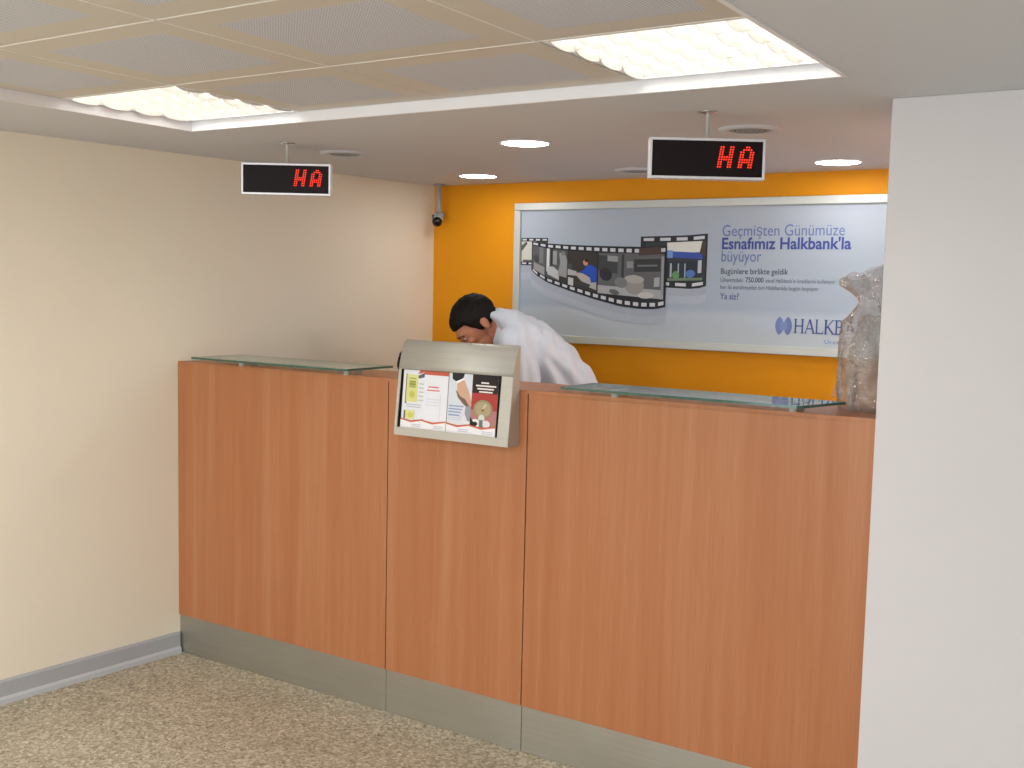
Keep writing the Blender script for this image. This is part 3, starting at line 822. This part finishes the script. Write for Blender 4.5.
# seriffed capitals of the wordmark
P = Print(lambda u, v, l: (u, PY - l, v), .0012, .00003)
def glyph(ch, x, w, z0, h, col):
    s = .17 * w; t_ = .055 * h; e = .07 * w
    def st(u, th=s): P.rect(x + u - th / 2, x + u + th / 2, z0, z0 + h, col); 
    def sf(u, v, th=s): P.rect(x + u - th / 2 - e, x + u + th / 2 + e, z0 + v, z0 + v + t_, col)
    def dg(u0, v0, u1, v1, th): P.poly([(x + u0 - th / 2, z0 + v0), (x + u0 + th / 2, z0 + v0), (x + u1 + th / 2, z0 + v1), (x + u1 - th / 2, z0 + v1)], col)
    L_, R_ = s / 2 + e, w - s / 2 - e
    if ch == 'H':
        for u in (L_, R_): st(u); sf(u, 0); sf(u, h - t_)
        P.rect(x + L_, x + R_, z0 + .46 * h, z0 + .55 * h, col)
    if ch == 'A':
        dg(.1 * w, 0, .5 * w, h, .09 * w); dg(.9 * w, 0, .5 * w, h, s); P.rect(x + .26 * w, x + .74 * w, z0 + .30 * h, z0 + .38 * h, col); sf(.1 * w, 0, .1 * w); sf(.9 * w, 0, s)
    if ch == 'L':
        st(L_); sf(L_, 0); sf(L_, h - t_); P.rect(x + L_, x + w * .95, z0, z0 + .08 * h, col); P.rect(x + w * .88, x + w * .95, z0, z0 + .22 * h, col)
    if ch == 'K':
        st(L_); sf(L_, 0); sf(L_, h - t_); dg(L_ + s * .4, .42 * h, .86 * w, h, .11 * w); dg(.92 * w, 0, L_ + s, .56 * h, s * 1.1); sf(.86 * w, h - t_, .1 * w); sf(.92 * w, 0, s)
    if ch == 'B':
        st(L_); P.rect(x, x + .6 * w, z0, z0 + .075 * h, col); P.rect(x, x + .55 * w, z0 + h * .925, z0 + h, col); P.rect(x + L_, x + .55 * w, z0 + .49 * h, z0 + .56 * h, col)
        for cz, rz_, ru_ in ((.745, .255, .36), (.27, .27, .42)):
            o_, i_ = [], []
            for k in range(9):
                a = -PI / 2 + PI * k / 8
                o_.append((x + .5 * w + ru_ * w * math.cos(a), z0 + h * (cz + rz_ * math.sin(a)))); i_.append((x + .5 * w + (ru_ - .17) * w * math.cos(a), z0 + h * (cz + (rz_ - .07) * math.sin(a))))
            for k in range(8): P.poly([o_[k], o_[k + 1], i_[k + 1], i_[k]], col)
    if ch == 'N':
        st(L_, s * .6); st(R_, s * .6); dg(R_, 0, L_, h, s * 1.1); sf(L_, 0, s * .6); sf(L_, h - t_, s * .6); sf(R_, h - t_, s * .6)
x = 2.122
WM = (64, 88, 146)
for ch, w in zip('HALKBANK', (.044, .046, .036, .044, .040, .046, .045, .044)):
    glyph(ch, x, w, 1.426, .062, WM); x += w + .002
P.build('wordmark_text', panel)

# ------------------------------------------------------------------ cellophane-wrapped parcel on the counter end
cp = thing('cellophane_bag', 'crumpled clear cellophane wrap gathered at its neck, on the counter beside the right partition', 'gift wrap', (2.800, .190, H))
def film(prof, amp, seed, seg=72, cx=0.0, tilt=0.0, lim=.089):
    mb = MB(); rings = []; fine = []
    for (ra, za), (rb, zb) in zip(prof, prof[1:]):
        for k in range(4): fine.append((ra + (rb - ra) * k / 4, za + (zb - za) * k / 4))
    fine.append(prof[-1]); zn = prof[-1][1]
    for r, z in fine:
        ring = []
        for i in range(seg):
            a = 2 * PI * i / seg
            fold = math.sin(a * 9 + 3 * z + seed) * .5 + math.sin(a * 5 + 20 * z) * .5
            am = amp if z < .25 else amp + .14
            n1 = noise.noise(Vector((math.cos(a) * 2.2, math.sin(a) * 2.2, z * 16 + seed)))
            n2 = noise.noise(Vector((math.cos(a) * 6, math.sin(a) * 6, z * 42 + 9 + seed)))
            n3 = abs(noise.noise(Vector((math.cos(a) * 11, math.sin(a) * 11, z * 60 + 5 + seed))))
            rr = r * (1 + am * fold) + (.012 * n1 + .009 * n2 - .008 * n3) * min(1, r / .05)
            rr = max(.004, min(rr, lim if z < .33 else lim + .004))
            up = max(0, (z - .33) / (zn - .33)) if zn > .34 else 0
            zz = z + up * (.030 * math.cos(a - .5) + .018 * noise.noise(Vector((math.cos(a) * 2, math.sin(a) * 2, 3))))
            ring.append((cx + rr * math.cos(a), rr * math.sin(a), max(zz, .0012)))
        rings.append(ring)
    mb.loft(rings, M['cello'], caps=False)
    mb.face([p for p in rings[0]][::-1], M['cello'])
    return mb
mb = film([(.074, .0015), (.084, .012), (.085, .05), (.084, .10), (.086, .15), (.087, .20), (.082, .235), (.070, .265), (.052, .290), (.038, .312), (.034, .328), (.044, .346), (.060, .366), (.078, .388), (.090, .406), (.095, .418)], .06, 0)
# triangular fins of loose film folded out at the foot and side
for a0, zt, ext in ((PI * .98, .150, .030), (PI * 1.45, .12, .03)):
    ca, sa = math.cos(a0), math.sin(a0); tn = Vector((-sa, ca, 0))
    nn = 9; rows = []
    for i in range(nn):
        f = i / (nn - 1); z = .0015 + zt * f
        if math.cos(a0) < -.5: z += .03
        rows.append([(Vector((ca, sa, 0)) * (.076 + ext * (1 - f) * k / 5) + tn * (.006 * math.sin(k * 1.7 + i)) + Vector((0, 0, z))) for k in range(6)])
    for A, B in zip(rows, rows[1:]):
        for k in range(5):
            f = mb.face([A[k], A[k + 1], B[k + 1], B[k]], M['cello'], True)
bmesh.ops.remove_doubles(mb.bm, verts=mb.bm.verts[:], dist=1e-5)
mb.build('film_wrap', cp)
film([(.050, .004), (.060, .012), (.062, .08), (.064, .15), (.058, .20), (.042, .245), (.022, .285)], .10, 6, 60, .008, 0, .072).build('inner_wrap', cp)

# ------------------------------------------------------------------ people
def ring_ell(c, ax, ay, ra, rb, n=24, sq=1.0):
    c = Vector(c); r = []
    for i in range(n):
        a = 2 * PI * i / n
        ca, sa = math.cos(a), math.sin(a)
        ca = math.copysign(abs(ca) ** sq, ca); sa = math.copysign(abs(sa) ** sq, sa)
        r.append(c + Vector(ax) * ra * ca + Vector(ay) * rb * sa)
    return r
def head_shapes(mb, Mx):
    """head in its own frame: face towards -Y, crown +Z, origin between the ears"""
    R3 = Mx.to_3x3()
    def E(c, r, rx=0): mb.ell(Mx @ Vector(c), r, rot=R3 @ Matrix.Rotation(rx, 3, 'X'))
    E((0, .012, .040), (.074, .094, .080)); E((0, -.030, .010), (.064, .066, .086)); E((0, -.036, -.050), (.052, .056, .058)); E((0, -.070, -.088), (.024, .022, .020))
    E((0, -.078, .034), (.050, .018, .014))                      # brow
    E((0, -.094, -.012), (.0095, .012, .028), -.25); E((0, -.104, -.032), (.013, .012, .010)); E((.012, -.094, -.034), (.008, .009, .008)); E((-.012, -.094, -.034), (.008, .009, .008))
    E((.036, -.070, -.012), (.020, .020, .018)); E((-.036, -.070, -.012), (.020, .020, .018))
    E((0, -.089, -.058), (.022, .010, .006)); E((0, -.087, -.067), (.019, .010, .007))
    for s in (-1, 1):
        mb.ell(Mx @ Vector((s * .079, .014, -.002)), (.008, .019, .031), rot=R3 @ Matrix.Rotation(.18 * s, 3, 'Z') @ Matrix.Rotation(-.15, 3, 'X'))
        mb.ell(Mx @ Vector((s * .078, .008, -.026)), (.006, .010, .010), rot=R3)
def hair_mesh(name, Mx, par, m, low=.0, back=-.055, front=.062, thick=.013):
    mb = MB()
    seg, rg = 96, 56; rows = []
    for j in range(rg + 1):
        ph = PI * j / rg; row = []
        for i in range(seg):
            a = 2 * PI * i / seg
            d = Vector((math.sin(ph) * math.cos(a), math.sin(ph) * math.sin(a), math.cos(ph)))
            row.append(d)
        rows.append(row)
    def limit(d):      # lowest z of hair in each direction round the head
        y = d.y / max(1e-6, math.hypot(d.x, d.y))
        if y < -.62: return front
        if y < -.30: return front + (low - front) * (y + .62) / .32
        if y < .05: return low
        return low + (back - low) * min(1, (y - .05) / .45)
    verts = []
    for row in rows:
        rr = []
        for d in row:
            p = Vector((d.x * (.074 + thick * .8), .012 + d.y * (.094 + thick * .8), .040 + d.z * (.080 + thick)))
            if p.y > 0 and p.z < 0.03: p.y = p.y * .96 + .006 
            lz = limit(d)
            if p.z < lz:      # tuck the fringe under the scalp
                k = min(1, (lz - p.z) / .02)
                q = Vector((d.x * .060, .012 + d.y * .078, max(p.z, lz - .012)))
                p = p.lerp(q, k); p.z = max(p.z, lz - .02)
            p += d * (.004 * noise.noise(p * 40) + .0035 * noise.noise(p * 120) + .002 * noise.noise(p * 300))
            rr.append(Mx @ p)
        verts.append(rr)
    mb.loft(verts, m, caps=False)
    bmesh.ops.remove_doubles(mb.bm, verts=mb.bm.verts[:], dist=.0005)
    o = mb.build(name, par)
    return o
def eyes(Mx, par):
    for s in (-1, 1):
        mb = MB(); R3 = Mx.to_3x3()
        mb.ell(Mx @ Vector((s * .031, -.083, .012)), (.0135, .0085, .006), M['eye'], R3, 16, 10)
        mb.ell(Mx @ Vector((s * .031, -.0925, .012)), (.0055, .0025, .0055), M['iris'], R3, 12, 8)
        mb.build('eye', par)
        mb = MB(); pts = [(Mx @ Vector((s * (.013 + .009 * k), -.094 + .003 * k, .030 + .004 * math.sin(k))), .0042 - .0006 * k) for k in range(5)]
        mb.chain(pts, M['hair'], 8); mb.build('eyebrow', par)
def hand(mb, w, fwd, up, side, s=1.0):
    """palm and five fingers lying on a surface. w wrist, fwd finger direction, up back of hand, side towards the thumb"""
    w, f, u, sd = Vector(w), Vector(fwd).normalized(), Vector(up).normalized(), Vector(side).normalized()
    def P_(a, b_, c): return w + (f * a + sd * b_ + u * c) * s
    for b_ in (-.027, -.009, .009, .027):
        mb.cap(P_(.012, b_ * .75, 0), .015 * s, P_(.080, b_, .002), .0125 * s, seg=10, rings=3)
    for k, (b_, L, sp) in enumerate(((.030, .070, .010), (.010, .080, .003), (-.010, .074, -.004), (-.029, .058, -.013))):
        p0 = P_(.082, b_, .004); p1 = P_(.082 + L * .42, b_ + sp * .45, .012); p2 = P_(.082 + L * .76, b_ + sp * .8, .003); p3 = P_(.082 + L, b_ + sp, -.006)
        mb.chain([(p0, .0098 * s), (p1, .0090 * s), (p2, .0082 * s), (p3, .0070 * s)], seg=10)
    mb.chain([(P_(.022, .024, -.003), .0145 * s), (P_(.050, .050, -.004), .0115 * s), (P_(.076, .062, -.005), .0095 * s), (P_(.097, .066, -.008), .0080 * s)], seg=10)
def rm(o, vox, it=3, fac=.5): return solidify_bake(o, [('REMESH', dict(mode='VOXEL', voxel_size=vox)), ('SMOOTH', dict(iterations=it, factor=fac))])
def wrinkle(o, fn):
    me = o.data
    ns = [v.normal.copy() for v in me.vertices]
    for v, n_ in zip(me.vertices, ns): v.co += n_ * fn(v.co, n_)
    me.update()

# --- the man leaning over the desk: local X runs along his back (head at -X), Y away from the public side
zf = PLAT
man = thing('person', 'man in a white shirt with short dark hair, bent over the desk behind the counter', 'person', (1.1083, .8813, PLAT), .5705)
def mz(l, y, z): return Vector((l, y, z - zf))
# head frame
hd = Vector((-.60, -.22, -.80)).normalized()              # where the face points
hs = hd.cross(Vector((-.30, 0, 1))).normalized()
hu = hs.cross(hd).normalized()
HM = Matrix((( -hs.x, -hd.x, hu.x, 0), (-hs.y, -hd.y, hu.y, 0), (-hs.z, -hd.z, hu.z, 0), (0, 0, 0, 1)))
if HM.to_3x3().determinant() < 0:
    HM = Matrix((( hs.x, -hd.x, hu.x, 0), (hs.y, -hd.y, hu.y, 0), (hs.z, -hd.z, hu.z, 0), (0, 0, 0, 1)))
HM.translation = mz(-.152, 0.0, 1.428)
HM = HM @ Matrix.Scale(1.03, 4)
sh_l, sh_r = mz(.010, -.165, 1.400), mz(.030, .165, 1.400)
el_l, el_r = mz(.060, -.195, 1.150), mz(.000, .235, 1.150)
wr_l, wr_r = mz(-.060, -.165, .905), mz(-.235, .050, .900)
hip = mz(.345, 0, 1.06)
kn = [mz(.40, -.085, .58), mz(.42, .09, .58)]; an = [mz(.44, -.09, .19), mz(.47, .10, .19)]
mb = MB()
head_shapes(mb, HM)
mb.cap(HM @ Vector((0, .035, -.035)), .056, mz(.0, 0, 1.41), .060)                # neck
mb.chain([(mz(.0, 0, 1.395), .075), (mz(.15, 0, 1.29), .085), (mz(.28, 0, 1.13), .080), (hip, .080)])
for s_, e_, w_ in ((sh_l, el_l, wr_l), (sh_r, el_r, wr_r)):
    mb.chain([(s_ + Vector((.010, 0, -.035)), .042), (e_, .038), (w_, .027)])
for s_, k_, a_ in ((-.085, kn[0], an[0]), (.085, kn[1], an[1])):
    mb.chain([(hip + Vector((0, s_ * .8, -.04)), .078), (k_, .055), (a_, .038)])
hand(mb, wr_l + Vector((-.004, 0, -.026)), (-1, -.1, -.12), (0, 0, 1), (0, 1, 0))
hand(mb, wr_r + Vector((-.004, 0, -.022)), (-1, -.25, -.12), (0, 0, 1), (.2, -1, 0))
body = mb.build('body', man, m=M['skin']); rm(body, .0052, 3)
hair_mesh('hair', HM, man, M['hair'], low=-.012, back=-.060, front=.066, thick=.013)
eyes(HM, man)
# shirt
mb = MB()
def tr(l, z, dx, ra, rb, tilt, y=0):
    t_ = Vector((math.cos(tilt), 0, math.sin(tilt)))        # thickness direction (towards the back)
    return ring_ell(mz(l, y, z), t_, (0, 1, 0), ra, rb, 28, .85)
tor = [(-.078, 1.440, 0, .062, .064, 2.3), (-.050, 1.428, 0, .082, .110, 2.2), (-.010, 1.415, 0, .100, .165, 2.0), (.035, 1.390, 0, .112, .195, 1.8), (.085, 1.352, 0, .118, .200, 1.5), (.135, 1.305, 0, .120, .196, 1.22), (.190, 1.246, 0, .119, .188, .98), (.238, 1.178, 0, .120, .180, .74), (.272, 1.118, 0, .124, .175, .54), (.286, 1.090, 0, .122, .173, .50)]
mb.loft([tr(*q) for q in tor])
for s_, e_, w_ in ((sh_l, el_l, wr_l), (sh_r, el_r, wr_r)):
    m_ = s_.lerp(e_, .5); q_ = e_.lerp(w_, .88)
    mb.chain([(s_ + Vector((.010, .012 if s_.y < 0 else -.012, -.028)), .076), (m_, .072), (e_, .062), (q_, .046), (e_.lerp(w_, .93), .040)])
nk = HM @ Vector((0, .040, -.060))
shirt = mb.build('shirt', man, m=M['shirt']); rm(shirt, .0065, 7)
def wf(p, n_):
    x, y, z = p.x, p.y, p.z + zf
    # folds fan out from the armpit towards the belt, plus soft folds along the sleeve
    ax, az = x - .04, z - 1.40
    ang = math.atan2(az, ax); rad = math.hypot(ax, az)
    w = noise.noise(Vector((x * 6, y * 6, z * 6)))
    k = max(0, min(1, (rad - .10) / .12)) * max(0, min(1, (1.36 - z) / .12))
    f = .018 * k * math.sin(ang * 19 + 3.2 * w) * (.5 + .5 * noise.noise(Vector((ang * 3, rad * 5, y * 4))))
    f += .020 * (abs(noise.noise(Vector((x * 11, y * 8, z * 5 + 3)))) - .25)
    f += .008 * noise.noise(Vector((x * 26, y * 20, z * 12)))
    ax_ = (x - .28) * -.5 + (z - 1.10) * .87      # height above the belt along the back
    return f * max(.05, min(1, (ax_ - .01) / .10))
wrinkle(shirt, wf)
mb = MB()   # collar, a turned-over band round the neck
nd = (mz(-.02, 0, 1.405) - nk).normalized(); na = Vector((0, 1, 0)); nb = nd.cross(na).normalized()
base = nk + nd * .030
mb.loft([ring_ell(base + nd * d_, na, nb, r_, r_ * 1.0, 28) for d_, r_ in ((.000, .066), (-.016, .069), (-.020, .073), (-.014, .077), (.020, .086), (.034, .084))], M['shirt'], caps=False)
mb.build('collar', man)
# trousers, belt, shoes
mb = MB()
mb.loft([ring_ell(mz(l, 0, z), (math.cos(ti), 0, math.sin(ti)), (0, 1, 0), ra, rb, 28, .85) for l, z, ra, rb, ti in ((.268, 1.118, .116, .168, .55), (.300, 1.065, .132, .180, .45), (.325, 1.00, .134, .182, .25), (.345, .92, .118, .170, 0))])
for s_, k_, a_ in ((-.085, kn[0], an[0]), (.085, kn[1], an[1])):
    mb.chain([(hip + Vector((0, s_, -.08)), .098), (k_, .074), (a_, .060), (a_ + Vector((0, 0, -.055)), .058)])
tr_o = mb.build('trousers', man, m=M['trousers']); rm(tr_o, .011, 3)
wrinkle(tr_o, lambda p, n_: .004 * noise.noise(Vector((p.x * 9, p.y * 9, p.z * 16))))
mb = MB()
mb.loft([ring_ell(mz(l, 0, z), (math.cos(.52), 0, math.sin(.52)), (0, 1, 0), ra, rb, 36, .85) for l, z, ra, rb in ((.266, 1.128, .127, .180), (.270, 1.118, .133, .186), (.283, 1.092, .138, .190), (.289, 1.082, .132, .184))], M['leather'], caps=False)
mb.build('belt', man)
for a_ in an:
    mb = MB()
    mb.chain([(a_ + Vector((.02, 0, -.052)), .037), (a_ + Vector((-.08, 0, -.058)), .034), (a_ + Vector((-.17, -.005, -.062)), .028)])
    mb.ell(a_ + Vector((-.07, 0, -.078)), (.135, .046, .012))
    so = mb.build('shoe', man, m=M['leather']); rm(so, .008, 2)
    for v in so.data.vertices: v.co.z = max(v.co.z, 0.0005)

# --- seated colleague, almost entirely hidden behind the brochure holder
CXW, CYW = .540, 1.035
pe = thing('person', 'seated person with dark hair, head just showing left of the aluminium brochure holder', 'person', (CXW, CYW, PLAT), 0)
def cz(x, y, z): return Vector((x, y, z - zf))
fd = Vector((-.10, -.86, -.50)).normalized(); fs = fd.cross(Vector((0, 0, 1))).normalized(); fu = fs.cross(fd)
CM = Matrix((( -fs.x, -fd.x, fu.x, 0), (-fs.y, -fd.y, fu.y, 0), (-fs.z, -fd.z, fu.z, 0), (0, 0, 0, 1)))
if CM.to_3x3().determinant() < 0:
    CM = Matrix((( fs.x, -fd.x, fu.x, 0), (fs.y, -fd.y, fu.y, 0), (fs.z, -fd.z, fu.z, 0), (0, 0, 0, 1)))
CM.translation = cz(0.0, -.075, 1.195)
CM = CM @ Matrix.Scale(.98, 4)
mb = MB(); head_shapes(mb, CM)
mb.cap(CM @ Vector((0, .03, -.04)), .050, cz(0, .0, 1.04), .055)
mb.chain([(cz(0, .0, 1.0), .085), (cz(0, .06, .8), .09), (cz(0, .09, .66), .10)])
arms = []
for s in (-1, 1):
    a_ = (cz(.145 * s, .0, .995), cz(.19 * s, -.09, .83), cz(.115 * s, -.33, .870)); arms.append(a_)
    mb.chain([(a_[0], .044), (a_[1], .036), (a_[2], .025)])
    hand(mb, a_[2] + Vector((0, -.004, -.020)), (-.15 * s, -1, -.06), (0, 0, 1), (-s, 0, 0), .92)
    mb.chain([(cz(.09 * s, .07, .64), .08), (cz(.11 * s, -.32, .60), .055), (cz(.11 * s, -.27, .18), .037)])
rm(mb.build('body', pe, m=M['skin']), .0058, 3)
hair_mesh('hair', CM, pe, M['hair'], low=-.010, back=-.075, front=.055, thick=.017)
eyes(CM, pe)
mb = MB()
mb.loft([ring_ell(cz(0, y, z), (1, 0, 0), (0, 1, .0), ra, rb, 28, .85) for y, z, ra, rb in ((-.005, 1.055, .062, .060), (.0, 1.035, .13, .080), (.0, 1.005, .178, .098), (.015, .93, .178, .110), (.045, .83, .165, .115), (.075, .73, .165, .125), (.085, .64, .175, .135))])
for a_ in arms: mb.chain([(a_[0], .062), (a_[1], .050), (a_[1].lerp(a_[2], .85), .036)])
so = mb.build('shirt', pe, m=M['shirt2']); rm(so, .009, 4)
wrinkle(so, lambda p, n_: .004 * noise.noise(p * 12))
mb = MB()
mb.ell(cz(0, .08, .645), (.175, .15, .09))
for s in (-1, 1): mb.chain([(cz(.09 * s, .06, .64), .088), (cz(.11 * s, -.32, .60), .070), (cz(.11 * s, -.275, .22), .056)])
rm(mb.build('trousers', pe, m=M['trousers']), .011, 3)
for s in (-1, 1):
    mb = MB(); mb.chain([(cz(.11 * s, -.26, .142), .035), (cz(.11 * s, -.35, .138), .033), (cz(.115 * s, -.44, .132), .026)])
    so = mb.build('shoe', pe, m=M['leather']); rm(so, .008, 2)
    for v in so.data.vertices: v.co.z = max(v.co.z, .0008)
# office chair under the colleague
ch = thing('office_chair', 'charcoal office chair under the seated person behind the counter', 'chair', (CXW, CYW + .09, PLAT))
MB().box(-.215, .215, -.22, .19, .40, .462, M['seatcloth'], .025).build('seat', ch)
MB().box(-.19, .19, .205, .245, .50, .86, M['seatcloth'], .018).build('backrest', ch)
mb = MB(); mb.box(-.03, .03, .246, .262, .36, .72, M['black'], .004); mb.box(-.03, .03, .02, .262, .36, .375, M['black'], .004); mb.build('back_support', ch)
MB().lathe([(0, .08), (.028, .08), (.028, .24), (.018, .25), (.018, .399), (0, .399)], (0, 0, 0), M['black'], 20).build('gas_lift', ch)
for k in range(5):
    a = 2 * PI * k / 5 + .3
    mb = MB(); mb.cap((0, 0, .085), .024, (.25 * math.cos(a), .25 * math.sin(a), .068), .016, M['black'], 10); mb.build('base_arm', ch)
    mb = MB(); mb.ell((.262 * math.cos(a), .262 * math.sin(a), .026), (.024, .024, .026), M['black'], None, 14, 8); mb.build('castor', ch)

# ------------------------------------------------------------------ light
W = bpy.data.worlds.new('World'); S.world = W; W.use_nodes = True
bg = W.node_tree.nodes['Background']
bg.inputs['Color'].default_value = (.90, .95, 1.0, 1); bg.inputs['Strength'].default_value = 5.6
def area(name, loc, rot, sx, sy, power, col, portal=False):
    l = bpy.data.lights.new(name, 'AREA'); l.shape = 'RECTANGLE'; l.size = sx; l.size_y = sy; l.energy = power; l.color = col
    o = bpy.data.objects.new(name, l); COL.objects.link(o); o.location = loc; o.rotation_euler = rot
    if portal: l.cycles.is_portal = True
    return o
area('window_portal', (2.55, YF - .02, 1.215), (PI / 2, 0, 0), 4.7, 1.73, 1, (1, 1, 1), True)
# added room light over the public side, placed like further unseen fittings
for x, y in ((.86, -2.85), (2.60, -2.85), (.86, -4.4), (2.60, -4.4)):
    area('ceiling_fill', (x, y, TZ - .004), (0, 0, 0), .5, .5, 25, (1.0, .97, .915))
# unseen fill lights added behind the right partition to brighten the staff side
for x, y in ((3.55, .70), (3.9, 1.15), (4.5, .9)):
    area('downlight_and_fill', (x, y, HC - .004), (0, 0, 0), .18, .18, 13, (1.0, .98, .94))

# ------------------------------------------------------------------ camera
cam = bpy.data.cameras.new('Camera'); co = bpy.data.objects.new('Camera', cam); COL.objects.link(co); S.camera = co
f = 1085.95
cam.sensor_fit = 'HORIZONTAL'; cam.sensor_width = 36; cam.lens = 36 * f / 1024
yaw, pit, roll = -.5705, -.0896, .0227
fw = Vector((math.sin(yaw) * math.cos(pit), math.cos(yaw) * math.cos(pit), math.sin(pit)))
r0 = Vector((math.cos(yaw), -math.sin(yaw), 0)); u0 = r0.cross(fw)
r_ = r0 * math.cos(roll) + u0 * math.sin(roll); u_ = -r0 * math.sin(roll) + u0 * math.cos(roll)
mw = Matrix((( r_.x, u_.x, -fw.x, CAM[0]), (r_.y, u_.y, -fw.y, CAM[1]), (r_.z, u_.z, -fw.z, CAM[2]), (0, 0, 0, 1)))
co.matrix_world = mw
cam.clip_start = .05

v = S.view_settings
v.view_transform = 'Standard'; v.look = 'None'; v.gamma = 1; v.use_curve_mapping = False
v.exposure = 0.0
S.cycles.use_denoising = True
S.cycles.max_bounces = 12; S.cycles.transparent_max_bounces = 16
S.cycles.sample_clamp_indirect = 8
